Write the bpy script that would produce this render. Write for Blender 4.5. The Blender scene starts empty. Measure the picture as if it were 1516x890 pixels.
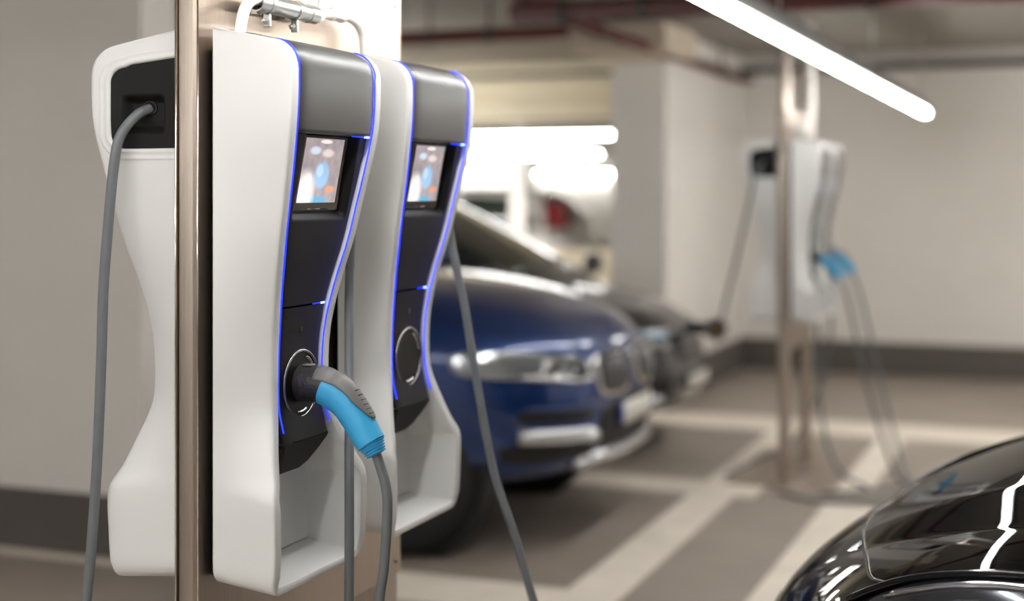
import bpy, bmesh, math, random
from mathutils import Vector, Matrix
from mathutils.bvhtree import BVHTree
random.seed(4)
SC = bpy.context.scene
C = SC.collection
PI = math.pi

# ------------------------------------------------------------------ helpers
def lin(r, g, b):
    f = lambda v: (v / 255 / 12.92) if v / 255 <= 0.04045 else ((v / 255 + 0.055) / 1.055) ** 2.4
    return (f(r), f(g), f(b), 1.0)

MATS = {}
def mat(name, col, rough=0.5, metal=0.0, coat=0.0, bump=0.0, bscale=40, var=0.0, vscale=3.0, emit=None, estr=0.0,
        stretch=None, spec=0.5, alpha=None, trans=0.0, coatr=0.03):
    if name in MATS: return MATS[name]
    m = bpy.data.materials.new(name); m.use_nodes = True
    nt = m.node_tree; n = nt.nodes; l = nt.links
    p = n['Principled BSDF']
    p.inputs['Base Color'].default_value = col
    p.inputs['Roughness'].default_value = rough
    p.inputs['Metallic'].default_value = metal
    p.inputs['Coat Weight'].default_value = coat
    p.inputs['Coat Roughness'].default_value = coatr
    p.inputs['Specular IOR Level'].default_value = spec
    p.inputs['Transmission Weight'].default_value = trans
    tc = n.new('ShaderNodeTexCoord'); mp = n.new('ShaderNodeMapping')
    if stretch: mp.inputs['Scale'].default_value = stretch
    l.new(tc.outputs['Object'], mp.inputs['Vector'])
    if var > 0:
        nz = n.new('ShaderNodeTexNoise'); nz.inputs['Scale'].default_value = vscale; nz.inputs['Detail'].default_value = 5
        l.new(mp.outputs['Vector'], nz.inputs['Vector'])
        mr = n.new('ShaderNodeMapRange'); mr.inputs[1].default_value = .3; mr.inputs[2].default_value = .7
        mr.inputs[3].default_value = 1 - var; mr.inputs[4].default_value = 1 + var
        l.new(nz.outputs['Fac'], mr.inputs[0])
        mx = n.new('ShaderNodeVectorMath'); mx.operation = 'SCALE'; mx.inputs[0].default_value = col[:3]
        l.new(mr.outputs[0], mx.inputs['Scale']); l.new(mx.outputs[0], p.inputs['Base Color'])
    if bump > 0:
        nb = n.new('ShaderNodeTexNoise'); nb.inputs['Scale'].default_value = bscale; nb.inputs['Detail'].default_value = 4
        l.new(mp.outputs['Vector'], nb.inputs['Vector'])
        bp = n.new('ShaderNodeBump'); bp.inputs['Strength'].default_value = bump; bp.inputs['Distance'].default_value = 0.002
        l.new(nb.outputs['Fac'], bp.inputs['Height']); l.new(bp.outputs['Normal'], p.inputs['Normal'])
    if emit:
        p.inputs['Emission Color'].default_value = emit; p.inputs['Emission Strength'].default_value = estr
    MATS[name] = m
    return m

def obj(name, bm, m, parent=None, smooth=True, loc=None, angle=None):
    me = bpy.data.meshes.new(name)
    bmesh.ops.recalc_face_normals(bm, faces=bm.faces[:])
    bm.to_mesh(me); bm.free()
    o = bpy.data.objects.new(name, me); C.objects.link(o)
    for mm in (m if isinstance(m, (list, tuple)) else [m]): me.materials.append(mm)
    if smooth:
        me.shade_smooth()
        if angle: me.set_sharp_from_angle(angle=math.radians(angle))
    if parent: o.parent = parent
    if loc: o.location = loc
    return o

def tag(o, label=None, cat=None, group=None, kind=None):
    if label: o['label'] = label
    if cat: o['category'] = cat
    if group: o['group'] = group
    if kind: o['kind'] = kind
    return o

def thing(name, label, cat, loc=(0, 0, 0), rotz=0, group=None):
    o = bpy.data.objects.new(name, None); C.objects.link(o)
    o.location = loc; o.rotation_euler = (0, 0, rotz); o.empty_display_size = .1
    return tag(o, label, cat, group)

def copy_tree(o, parent=None):
    c = o.copy(); C.objects.link(c)
    if parent: c.parent = parent
    for ch in list(o.children): copy_tree(ch, c)
    return c

def box(bm, x0, x1, y0, y1, z0, z1, bev=0, seg=2):
    r = bmesh.ops.create_cube(bm, size=1)
    vs = r['verts']
    for v in vs:
        v.co = Vector(((x0 + x1) / 2 + v.co.x * (x1 - x0), (y0 + y1) / 2 + v.co.y * (y1 - y0), (z0 + z1) / 2 + v.co.z * (z1 - z0)))
    if bev > 0:
        es = {e for v in vs for e in v.link_edges}
        bmesh.ops.bevel(bm, geom=list(es), offset=bev, segments=seg, affect='EDGES', profile=.5)
    return vs

def boxobj(name, m, x0, x1, y0, y1, z0, z1, parent=None, bev=0, smooth=False):
    bm = bmesh.new(); box(bm, x0, x1, y0, y1, z0, z1, bev)
    return obj(name, bm, m, parent, smooth=bev > 0 or smooth, angle=40 if bev > 0 else None)

def catmull(pts, n=8):
    P = [Vector(p) for p in pts]; P = [2 * P[0] - P[1]] + P + [2 * P[-1] - P[-2]]
    out = []
    for i in range(1, len(P) - 2):
        a, b, c, d = P[i - 1:i + 3]
        for k in range(n):
            t = k / n
            out.append(.5 * ((2 * b) + (c - a) * t + (2 * a - 5 * b + 4 * c - d) * t * t + (3 * b - a - 3 * c + d) * t ** 3))
    out.append(P[-2]); return out

def tube(bm, pts, r, seg=12, caps=True, r2=None, side=None, radii=None):
    """round or oval (r2) tube along a list of points; radii may vary along it"""
    P = [Vector(p) for p in pts]; n = len(P); rings = []
    up = Vector(side) if side else None; prev = None
    for i, p in enumerate(P):
        t = (P[min(i + 1, n - 1)] - P[max(i - 1, 0)]).normalized()
        if up is not None: a = (up - t * up.dot(t)).normalized()
        elif prev is None:
            q = Vector((0, 0, 1)) if abs(t.z) < .9 else Vector((1, 0, 0)); a = (q - t * q.dot(t)).normalized()
        else: a = (prev - t * prev.dot(t)).normalized()
        prev = a; b = t.cross(a)
        if radii: ra, rb = radii[i] if isinstance(radii[i], (tuple, list)) else (radii[i], radii[i])
        else: ra, rb = r, (r2 or r)
        rings.append([bm.verts.new(p + a * math.cos(2 * PI * k / seg) * ra + b * math.sin(2 * PI * k / seg) * rb) for k in range(seg)])
    for i in range(n - 1):
        for k in range(seg):
            bm.faces.new((rings[i][k], rings[i][(k + 1) % seg], rings[i + 1][(k + 1) % seg], rings[i + 1][k]))
    if caps:
        bm.faces.new(rings[0][::-1]); bm.faces.new(rings[-1])
    return rings

def lathe(bm, prof, axis='x', origin=(0, 0, 0), seg=40, close=False):
    """prof: (axial, radius) pairs, turned about the axis through origin"""
    O = Vector(origin); rings = []
    for (h, r) in prof:
        ring = []
        for k in range(seg):
            t = 2 * PI * k / seg; c, s = math.cos(t) * r, math.sin(t) * r
            d = {'x': (h, c, s), 'y': (c, h, s), 'z': (c, s, h)}[axis]
            ring.append(bm.verts.new(O + Vector(d)))
        rings.append(ring)
    R = rings + ([rings[0]] if close else [])
    for i in range(len(R) - 1):
        for k in range(seg):
            bm.faces.new((R[i][k], R[i][(k + 1) % seg], R[i + 1][(k + 1) % seg], R[i + 1][k]))
    if not close:
        if prof[0][1] > 1e-5: bm.faces.new(rings[0][::-1])
        if prof[-1][1] > 1e-5: bm.faces.new(rings[-1])

def grid_mesh(bm, rows, closed=False, skip=None):
    V = [[bm.verts.new(p) for p in r] for r in rows]
    for i in range(len(V) - 1):
        m = len(V[i])
        for j in range(m if closed else m - 1):
            q = (V[i][j], V[i][(j + 1) % m], V[i + 1][(j + 1) % m], V[i + 1][j])
            if skip and skip(sum((v.co for v in q), Vector()) / 4): continue
            bm.faces.new(q)
    return V

def interp(tab, x):
    if x <= tab[0][0]: return tab[0][1]
    for (a, b), (c, d) in zip(tab, tab[1:]):
        if x <= c: return b + (d - b) * (x - a) / (c - a) if c > a else d
    return tab[-1][1]

def smooth_tab(tab, n=12):
    pts = catmull([(a, b, 0) for a, b in tab], n)
    return [(p.x, p.y) for p in pts]

def solid(o, t, off=-1):
    md = o.modifiers.new('thickness', 'SOLIDIFY'); md.thickness = t; md.offset = off
    return o

# ------------------------------------------------------------------ materials
M_shell = mat('white_shell', lin(228, 228, 227), .42, bump=.12, bscale=900, spec=.45)
M_dark = mat('anthracite_plastic', lin(26, 25, 26), .5, coat=.75, coatr=.37, bump=.35, bscale=1500, spec=.5)
M_panel = mat('black_satin_plastic', lin(28, 27, 28), .52, bump=.3, bscale=1500, spec=.2)
M_socket = mat('black_socket_plastic', lin(12, 12, 13), .38, spec=.22)
M_black = mat('black_rubber', lin(12, 12, 13), .55, bump=.2, bscale=300)
M_gloss = mat('black_gloss_plastic', lin(14, 14, 15), .12)
M_led = mat('blue_led', lin(30, 50, 255), .4, emit=(.01, .03, 1, 1), estr=1.8)
M_leddot = mat('blue_led_dot', lin(120, 140, 255), .4, emit=(.15, .25, 1, 1), estr=5)
M_ring = mat('satin_ring', lin(150, 150, 152), .22, metal=.9)
M_chrome = mat('chrome', lin(225, 225, 228), .1, metal=1)
M_cable = mat('grey_cable', lin(112, 116, 120), .42, bump=.25, bscale=120, var=.06, vscale=30)
M_blue = mat('light_blue_rubber', lin(62, 172, 226), .42, bump=.25, bscale=700)
M_plug = mat('dark_grey_plug', lin(50, 49, 49), .36, bump=.5, bscale=260)
M_plugtop = mat('grey_plug_back', lin(112, 110, 110), .4, bump=.25, bscale=500)
M_steel = mat('brushed_steel', lin(184, 170, 158), .36, metal=1, bump=.08, bscale=60, stretch=(14, 14, .6), var=.05, vscale=20)
M_steel2 = mat('brushed_steel_post', lin(184, 173, 162), .5, metal=1, bump=.08, bscale=60, stretch=(14, 14, .6), var=.05, vscale=20)
M_steeledge = mat('steel_fold', lin(226, 216, 204), .16, metal=1, var=.02)
M_galv = mat('galvanised_pipe', lin(205, 208, 205), .28, metal=.85, var=.1, vscale=30)
M_whitecable = mat('white_cable', lin(236, 232, 226), .45, var=.02)
M_wall = mat('wall_paint', lin(238, 234, 229), .85, bump=.25, bscale=60, var=.03, vscale=1.6)
M_cream = mat('cream_cladding', lin(242, 232, 208), .7, bump=.2, bscale=40, var=.03)
M_base = mat('grey_plinth_paint', lin(98, 93, 88), .7, bump=.2, bscale=50, var=.06, vscale=3)
M_floor = mat('floor_coating', lin(163, 152, 141), .4, bump=.3, bscale=35, var=.1, vscale=1.8)
M_line = mat('cream_road_paint', lin(244, 234, 220), .5, bump=.2, bscale=60, var=.07, vscale=4)
M_ceil = mat('ceiling_concrete', lin(150, 145, 138), .85, bump=.3, bscale=25, var=.08, vscale=1.2)
M_beam = mat('beam_paint', lin(206, 192, 174), .8, var=.05)
M_red = mat('red_pipe_paint', lin(88, 31, 27), .5, var=.12, vscale=6)
M_hall = mat('hall_white', lin(226, 223, 214), .8, var=.01)
M_lamp = mat('lamp_diffuser', (1, 1, 1, 1), .4, emit=(1, .985, .95, 1), estr=28)
M_lamp2 = mat('hall_lamp_diffuser', (1, 1, 1, 1), .4, emit=(1, .99, .96, 1), estr=24)
M_lamp3 = mat('fill_lamp_diffuser', (1, 1, 1, 1), .4, emit=(1, .97, .9, 1), estr=75)  # stronger glow for added lamps that brighten the far and cream walls
M_lamph = mat('lamp_housing', lin(120, 122, 124), .4, metal=.3, var=.03)
M_darkband = mat('dark_trunking', lin(70, 68, 62), .7, var=.05)

# ------------------------------------------------------------------ camera
F_PX, HY, CAMZ = 2105.0, 283.0, 1.55
YAW = math.atan(832 / 2105.)
cam = bpy.data.cameras.new('camera'); camo = bpy.data.objects.new('camera', cam); C.objects.link(camo)
camo.location = (0, 0, CAMZ); camo.rotation_euler = (PI / 2, 0, YAW)
cam.sensor_width = 36; cam.lens = 36 * F_PX / 1516
cam.shift_y = -(445 - HY) / 1516
cam.clip_start = .05; cam.clip_end = 200
cam.dof.use_dof = True; cam.dof.focus_distance = 2.60; cam.dof.aperture_fstop = 1.35
SC.camera = camo
SC.view_settings.view_transform = 'Standard'; SC.view_settings.look = 'None'
SC.view_settings.gamma = 1; SC.view_settings.use_curve_mapping = False; SC.view_settings.exposure = 0.52
w = bpy.data.worlds.new('world'); SC.world = w; w.use_nodes = True
w.node_tree.nodes['Background'].inputs[0].default_value = (1.0, .975, .94, 1)
w.node_tree.nodes['Background'].inputs[1].default_value = .5

# ------------------------------------------------------------------ setting
def struct(name, m, *b, bev=0):
    return tag(boxobj(name, m, *b, bev=bev), kind='structure')
CEIL = 2.72
struct('floor', M_floor, -16, 12, -8, 34, -.1, 0)
struct('ceiling', M_ceil, -16, 12, -8, 34, CEIL, CEIL + .1)
FY = 12.3      # inner face of the far wall
# wall beside the left bay, with its plinth band
struct('wall_left', M_wall, -15, -3.62, 4.95, 5.18, 0, CEIL)
struct('baseboard_left', M_base, -15, -3.612, 4.942, 5.188, 0, .265)
# far wall: right part, column-like stub, part below and above the opening
struct('wall_far_right', M_wall, -3.2, 11.9, FY, FY + .2, 0, CEIL)
struct('baseboard_far_right', M_base, -2.70, 11.9, FY - .008, FY, 0, .275)
struct('wall_stub', M_wall, -3.10, -2.70, 9.8, FY, 0, CEIL)
struct('baseboard_stub', M_base, -3.104, -2.692, 9.792, FY, 0, .275)
struct('wall_far_left', M_cream, -15, -3.2, FY, FY + .2, 0, 1.02)
struct('wall_above_opening', M_cream, -15, -3.2, FY, FY + .2, 2.17, CEIL)
struct('wall_opening_left', M_cream, -15, -8.5, FY, FY + .2, 1.02, 2.17)
struct('beam', M_beam, -3.12, -2.47, 8.95, 9.78, 2.47, 2.66)
for k, (z0, z1, t, m) in enumerate([(2.21, 2.375, .10, M_cream), (2.425, 2.59, .05, M_cream), (2.605, 2.635, .05, M_darkband), (2.19, 2.205, .04, M_darkband)]):
    tag(boxobj('trim_%d' % (k + 1), m, -9, -3.12, FY - t, FY, z0, z1, bev=.004), kind='structure')
tag(boxobj('trim_5', M_darkband, -2.7, 11.9, FY - .06, FY, 2.57, 2.63), kind='structure')
# painted bay lines (3 mm of road paint)
LN = [(-12, -1.6, 4.86, 5.22), (-12, -1.5, 7.10, 7.46), (-12, 9, 9.14, 9.72)]
k = 6
for b in LN:
    tag(boxobj('trim_%d' % k, M_line, b[0], b[1], b[2], b[3], .0, .003), kind='structure'); k += 1
for x0, x1, y0, y1 in [(-1.83, -1.60, 5.22, 7.10), (-1.83, -1.60, 7.46, 9.14), (-1.15, -.91, 0, 7.10), (-1.15, -.97, 7.46, 9.14), (-1.83, -1.60, 0, 4.86)]:
    tag(boxobj('trim_%d' % k, M_line, x0, x1, y0, y1, .0, .003), kind='structure'); k += 1
# bright hall behind the opening
struct('wall_hall_back', M_hall, -16, 4, 21, 21.2, 0, CEIL)
struct('wall_near', M_wall, -16, 12, -5.2, -5, 0, CEIL)
struct('wall_hall_right', M_hall, -1.5, -1.3, FY + .2, 21, 0, CEIL)
struct('wall_hall_column', M_wall, -6.03, -5.86, 15.2, 15.4, 0, CEIL)

# ------------------------------------------------------------------ lamps
def lamp(name, label, p0, p1, z, wd=.052, group=None, m=None):
    """long batten: grey housing above a bright diffuser"""
    p0, p1 = Vector((*p0, z)), Vector((*p1, z)); d = p1 - p0; L = d.length
    t = thing(name, label, 'ceiling light', (*((p0 + p1) / 2).xy, z), math.atan2(d.y, d.x), group)
    bm = bmesh.new(); box(bm, -L / 2, L / 2, -wd / 2, wd / 2, -.03, .005, .014, 3); obj('diffuser', bm, m or M_lamp, t, angle=50)
    bm = bmesh.new(); box(bm, -L / 2, L / 2, -wd / 2 - .004, wd / 2 + .004, .005, .075, .006); obj('housing', bm, M_lamph, t, angle=50)
    n = max(2, int(L / 2.2))
    for i in range(n):
        x = -L / 2 + .35 + i * (L - .7) / (n - 1)
        bm = bmesh.new(); tube(bm, [(x, 0, .07), (x, 0, CEIL - z)], .006, 8); obj('hanger', bm, M_galv, t)
    return t
lamp('batten_light', 'long bright batten light running above the charging stations towards the far wall', (-1.04, -3), (-1.04, 11.1), 2.15)
lamp('batten_light', 'added short batten light over the unseen lane, lighting the near sides of the charging units', (-4.2, -1.6), (-.6, -1.6), 2.35)  # unseen lamp added so the near-facing unit sides come out brighter
lamp('batten_light', 'added unseen batten light left of the charging stand, brightening the left wall', (-10, 2.2), (-5.5, 2.2), 2.35)  # not in view; put in to lift the left wall
lamp('batten_light', 'added unseen batten light off to the right, brightening the far wall', (.9, 9.3), (8.5, 9.3), 2.4, m=M_lamp3)  # extra lamp outside the frame, boosted to brighten the far wall
lamp('batten_light', 'added batten light over the bay of the blue car, hidden behind the second unit', (-5.5, 5.6), (-5.5, 10.0), 2.34)  # added fill for the cream wall, kept behind the second unit
lamp('batten_light', 'added hidden batten light brightening the cream wall over the opening', (-9.5, 10.7), (-5.0, 10.7), 2.12, m=M_lamp3)  # added out of sight to make the wall above the opening brighter
lamp('batten_light', 'added unseen batten light over the aisle, brightening the near unit sides and post', (-4.0, .25), (-.9, .25), 2.32)  # second added lamp giving the near faces and steel strip more light
lamp('batten_light', 'nearest bright batten light seen through the wall opening', (-12, 14.2), (-4.15, 14.2), 2.15, group=None, m=M_lamp2)
lamp('batten_light', 'second batten light seen through the opening, below the nearest one', (-15, 14.9), (-4.72, 14.5), 1.955, m=M_lamp2)
lamp('batten_light', 'far batten light in the hall, left of its grey column', (-15, 20.9), (-8.35, 20.9), 1.83, m=M_lamp2)
lamp('batten_light', 'far batten light in the hall, right of its grey column', (-7.85, 20.9), (-6.35, 20.9), 1.83, m=M_lamp2)

# ------------------------------------------------------------------ sprinkler pipes
def pipe(label, pts, r, clamps):
    t = thing('sprinkler_pipe', label, 'pipe', pts[0])
    o = Vector(pts[0])
    bm = bmesh.new(); tube(bm, [Vector(p) - o for p in pts], r, 14); obj('pipe', bm, M_red, t)
    d = (Vector(pts[-1]) - o); L = d.length; d.normalize()
    for c in clamps:
        q = d * c
        bm = bmesh.new(); tube(bm, [q - d * .02, q + d * .02], r + .008, 14)
        tube(bm, [q + Vector((0, 0, r)), q + Vector((0, 0, CEIL - o.z))], .008, 6)
        obj('hanger_clamp', bm, M_darkband, t)
    return t
pipe('thin dark red sprinkler pipe under the ceiling left of the junction, above the cream wall', [(-11, 7.98, 2.50), (-2.80, 7.98, 2.50)], .042, [7.3, 7.7, 6.6, 5.5, 4])
pipe('thick red sprinkler pipe under the ceiling, crossing to the upper right', [(-2.9, 7.35, 2.535), (9, 7.35, 2.535)], .058, [.3, .75, 1.35, 1.95, 4.2])
pipe('red sprinkler pipe running away under the ceiling beside the column', [(-2.60, 7.5, 2.50), (-2.60, 12.2, 2.50)], .035, [.5, 2, 3.6])
pipe('reddish pipe under the ceiling leading from the top edge to the junction', [(-2.86, 3.2, 2.655), (-2.86, 8.0, 2.655)], .05, [.5, 2.5, 4.2])

# ------------------------------------------------------------------ charging unit (local: x out of the panel, y across, z up)
H_ = .99
D_TAB = smooth_tab([(0, .119), (.03, .124), (.083, .127), (.165, .126), (.216, .110), (.27, .095), (.326, .083), (.40, .082), (.46, .087), (.53, .099), (.60, .115), (.68, .131), (.74, .143), (.81, .155), (.87, .160), (.93, .160)])
W_TAB = smooth_tab([(0, .165), (.03, .168), (.083, .169), (.165, .171), (.20, .152), (.25, .131), (.30, .111), (.34, .104), (.42, .104), (.48, .110), (.55, .124), (.62, .140), (.68, .148), (.74, .156), (.81, .165), (.87, .167), (.99, .166)])
dz_ = lambda z: interp(D_TAB, z)
wz_ = lambda z: interp(W_TAB, z)
WB = .165
FL = .024      # width of the front flange

def front_path():
    """half outline from bottom centre, round the bottom corner, up the side, over the top to the back: (x, y, z, backy, backz, ny, nz)"""
    P = []
    zb = .012
    for y in (0, .04, .08, .115): P.append((.118, y, 0.0, y, .015, 0, 1))
    P.append((.119, .135, .001, .135, .016, -.1, 1))
    for k in range(1, 7):
        t = k / 7 * PI / 2
        P.append((.119 + .004 * k / 7, .137 + .030 * math.sin(t), .032 - .031 * math.cos(t), .137 + .028 * math.sin(t), .045 - .030 * math.cos(t), -math.sin(t), math.cos(t)))
    n = 80; z0, z1 = .033, .914
    for k in range(n + 1):
        z = z0 + (z1 - z0) * k / n
        e = .004; s = (wz_(z + e) - wz_(z - e)) / (2 * e)
        L = math.hypot(1, s)
        bz = .05 + (z - z0) / (z1 - z0) * .86
        P.append((dz_(z), wz_(z), z, WB, bz, -1 / L, s / L))
    R = .053
    for k in range(1, 9):
        t = k / 8 * PI / 2 * .93
        P.append((.160 - R + R * math.cos(t), .167, .914 + R * math.sin(t), WB, .91 + .065 * k / 8, -1, 0))
    xe, ze = P[-1][0], P[-1][2]
    for k in range(1, 9):
        t = k / 8
        P.append((xe * (1 - t) + .0 * t, .167, ze + (.990 - ze) * t, WB, .975 + .0149 * t, -1, 0))
    return P
FP = front_path()

def section(p, side):
    """outer back -> outer front -> flange -> inner wall -> back of the cavity"""
    x, y, z, by, bz, ny, nz = p
    F = Vector((x, y, z)); B = Vector((0, by, bz)); N = Vector((0, ny, nz))
    out = []
    dr = (F - B); Lr = dr.length
    if Lr < .03:
        dr = Vector((.03, 0, 0)); Lr = .03
    dr.normalize()
    r = min(.0042, x * .3 + .0004)
    for u in (0, .15, .3, .45, .6, .75, .88): out.append(B.lerp(F - dr * r * 2, u))
    out.append(F - dr * r * 1.6)
    out.append(F - dr * r * .5 + N * r * .12)
    out.append(F + N * r * .5 - dr * r * .1)
    out.append(F + N * r * 1.3)
    fl = FL if z > .05 else FL * (.62 + .38 * z / .05)
    out.append(F + N * (fl - .004))
    out.append(F + N * (fl - .001) + Vector((-.0015, 0, 0)))
    out.append(F + N * (fl) + Vector((-.005, 0, 0)))
    xb = .022 if z < .9 else max(.001, x - .02)
    fade = 1 if z < .9 else 0
    Q = F + N * (fl + .004 * fade); out.append(Vector((xb + (x - xb) * .55, Q.y, Q.z)))
    Q = F + N * (fl + .010 * fade); out.append(Vector((xb + (x - xb) * .12, Q.y, Q.z)))
    Q = F + N * (fl + .020 * fade); out.append(Vector((xb, Q.y, Q.z)))
    if z < .075:      # keep the inside corner of the tray from folding over
        for v, e in zip(out[11:], (-.004, -.001, 0, .004, .010, .020)):
            v.z = max(v.z, FL * .62 + e); v.y = min(v.y, .1685 - FL - e)
    for v in out:
        v.x = max(v.x, 0)
        v.y = max(v.y, 0) * side
    return out

INLAY = (.004, .128, .776, .944)     # x0, x1, z0, z1 of the cable outlet field on the +y side
def in_inlay(x, z, grow=0, r=.03):
    x0, x1, z0, z1 = INLAY
    z1 = z1 - .12 * max(0, x)          # top edge falls towards the front
    x0 -= grow; x1 += grow; z0 -= grow; z1 += grow
    if x < x0 or x > x1 or z < z0 or z > z1: return False
    cx = x1 - r
    if x > cx and z > z1 - r: return (x - cx) ** 2 + (z - z1 + r) ** 2 < r * r
    if x > cx and z < z0 + r: return (x - cx) ** 2 + (z - z0 - r) ** 2 < r * r
    return True

def shell_bm():
    bm = bmesh.new()
    for side in (1, -1):
        rows = [section(p, side) for p in FP]
        # refine the side sheet so the outlet can be cut
        skip = (lambda c: c.y > .14 and in_inlay(c.x, c.z, .003)) if side == 1 else None
        if side == 1:
            fine = []
            for r in rows:
                q = []
                for i in range(6):
                    for s in range(4): q.append(r[i].lerp(r[i + 1], s / 4))
                fine.append(q + r[6:])
            rows = fine
        grid_mesh(bm, rows, skip=skip)
    # back plate of the cavity and of the whole shell
    for xx, grow, zmax in ((.022, FL + .02, .9), (0.0, 0, .991)):
        pts = []
        for p in FP:
            if xx > 0:
                if p[2] > zmax: break
                q = section(p, 1)[-1]; pts.append((xx, q.y, q.z))
            else: pts.append((0, p[3], p[4]))
        V1 = [bm.verts.new(p) for p in pts]; V2 = [bm.verts.new((p[0], -p[1], p[2])) for p in pts]
        for i in range(len(V1) - 1):
            try: bm.faces.new((V1[i], V1[i + 1], V2[i + 1], V2[i]))
            except ValueError: pass
    # top sheet under the hood
    bmesh.ops.remove_doubles(bm, verts=bm.verts[:], dist=.0003)
    return bm

def side_y(x, z):
    """outer side surface of the shell at depth x, height z (straight rule from the back edge to the front edge)"""
    d = dz_(min(z, .93)); return WB + (wz_(z) - WB) * min(1, x / d)

def surf_panel(z0, z1, off, inset, hx=None, nz=60, ny=40, hw=None, skip=None, depth=.02, topround=False):
    """front cover following the unit's profile"""
    rows = []
    for i in range(nz + 1):
        z = z0 + (z1 - z0) * i / nz; w2 = (hw(z) if hw else wz_(z) - inset); row = []
        for j in range(ny + 1):
            v = -1 + 2 * j / ny; y = v * w2
            x = dz_(z) + off - .0045 * abs(v) ** 8
            if hx: x += hx(y, z)
            row.append(Vector((x, y, z)))
        row = [row[0] + Vector((-depth, 0, 0))] + row + [row[-1] + Vector((-depth, 0, 0))]
        rows.append(row)
    rows = [[p + Vector((-depth if p.x > 0 else 0, 0, 0)) for p in rows[0]]] + rows + [[p + Vector((-depth, 0, 0)) for p in rows[-1]]]
    bm = bmesh.new(); grid_mesh(bm, rows, skip=skip)
    return bm

def sstep(a, b, x):
    t = max(0, min(1, (x - a) / (b - a))); return t * t * (3 - 2 * t)

ZL, ZM, ZH, ZS0, ZS1 = .252, .494, .806, .664, .800
SOCK = Vector((.084, .003, .350))
M_screen = None
def screen_material():
    m = bpy.data.materials.new('screen_picture_glare'); m.use_nodes = True
    nt = m.node_tree; n = nt.nodes; l = nt.links; p = n['Principled BSDF']
    tc = n.new('ShaderNodeTexCoord'); sp = n.new('ShaderNodeSeparateXYZ'); l.new(tc.outputs['Object'], sp.inputs[0])
    def val(v): x = n.new('ShaderNodeValue'); x.outputs[0].default_value = v; return x.outputs[0]
    def mth(op, a, b=None):
        x = n.new('ShaderNodeMath'); x.operation = op
        for i, q in enumerate((a, b)):
            if q is None: continue
            if isinstance(q, (int, float)): x.inputs[i].default_value = q
            else: l.new(q, x.inputs[i])
        return x.outputs[0]
    def blob(y, z, sy, sz, soft=1.0):
        soft = min(1.6, soft * 1.7)
        a = mth('DIVIDE', mth('SUBTRACT', sp.outputs['Y'], y), sy); b = mth('DIVIDE', mth('SUBTRACT', sp.outputs['Z'], z), sz)
        r = mth('ADD', mth('MULTIPLY', a, a), mth('MULTIPLY', b, b))
        mr = n.new('ShaderNodeMapRange'); mr.interpolation_type = 'SMOOTHSTEP'
        l.new(r, mr.inputs[0]); mr.inputs[1].default_value = 1 - .6 * soft; mr.inputs[2].default_value = 1 + .6 * soft; mr.inputs[3].default_value = 1; mr.inputs[4].default_value = 0
        return mr.outputs[0]
    cur = None
    def over(col, fac, base):
        x = n.new('ShaderNodeMix'); x.data_type = 'RGBA'; l.new(fac, x.inputs[0])
        if isinstance(base, tuple): x.inputs[6].default_value = base
        else: l.new(base, x.inputs[6])
        x.inputs[7].default_value = col
        return x.outputs[2]
    nz = n.new('ShaderNodeTexNoise'); nz.inputs['Scale'].default_value = 45; l.new(tc.outputs['Object'], nz.inputs['Vector'])
    base = over(lin(186, 168, 166), nz.outputs['Fac'], lin(112, 112, 124))
    base = over(lin(196, 208, 226), blob(-.035, .776, .018, .007), base)
    base = over(lin(214, 200, 200), blob(.012, .772, .02, .007), base)
    base = over(lin(232, 224, 220), blob(0, .7925, .02, .0035, .6), base)
    base = over(lin(146, 182, 216), blob(.0, .732, .026, .024, .5), base)
    base = over(lin(176, 206, 238), blob(-.008, .74, .012, .011, .7), base)
    base = over(lin(208, 142, 108), blob(.038, .706, .016, .006, 1), base)
    base = over(lin(96, 158, 192), blob(-.002, .685, .034, .009, .8), base)
    base = over(lin(202, 214, 228), blob(-.045, .722, .012, .012, .9), base)
    base = over(lin(226, 220, 220), blob(-.052, .700, .030, .036, .95), base)  # soft white reflection painted into the lower left of the screen
    l.new(base, p.inputs['Base Color']); p.inputs['Base Color'].default_value = (0, 0, 0, 1)
    l.new(base, p.inputs['Emission Color']); p.inputs['Emission Strength'].default_value = .75
    p.inputs['Roughness'].default_value = .12
    return m
M_screen = screen_material()

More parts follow.
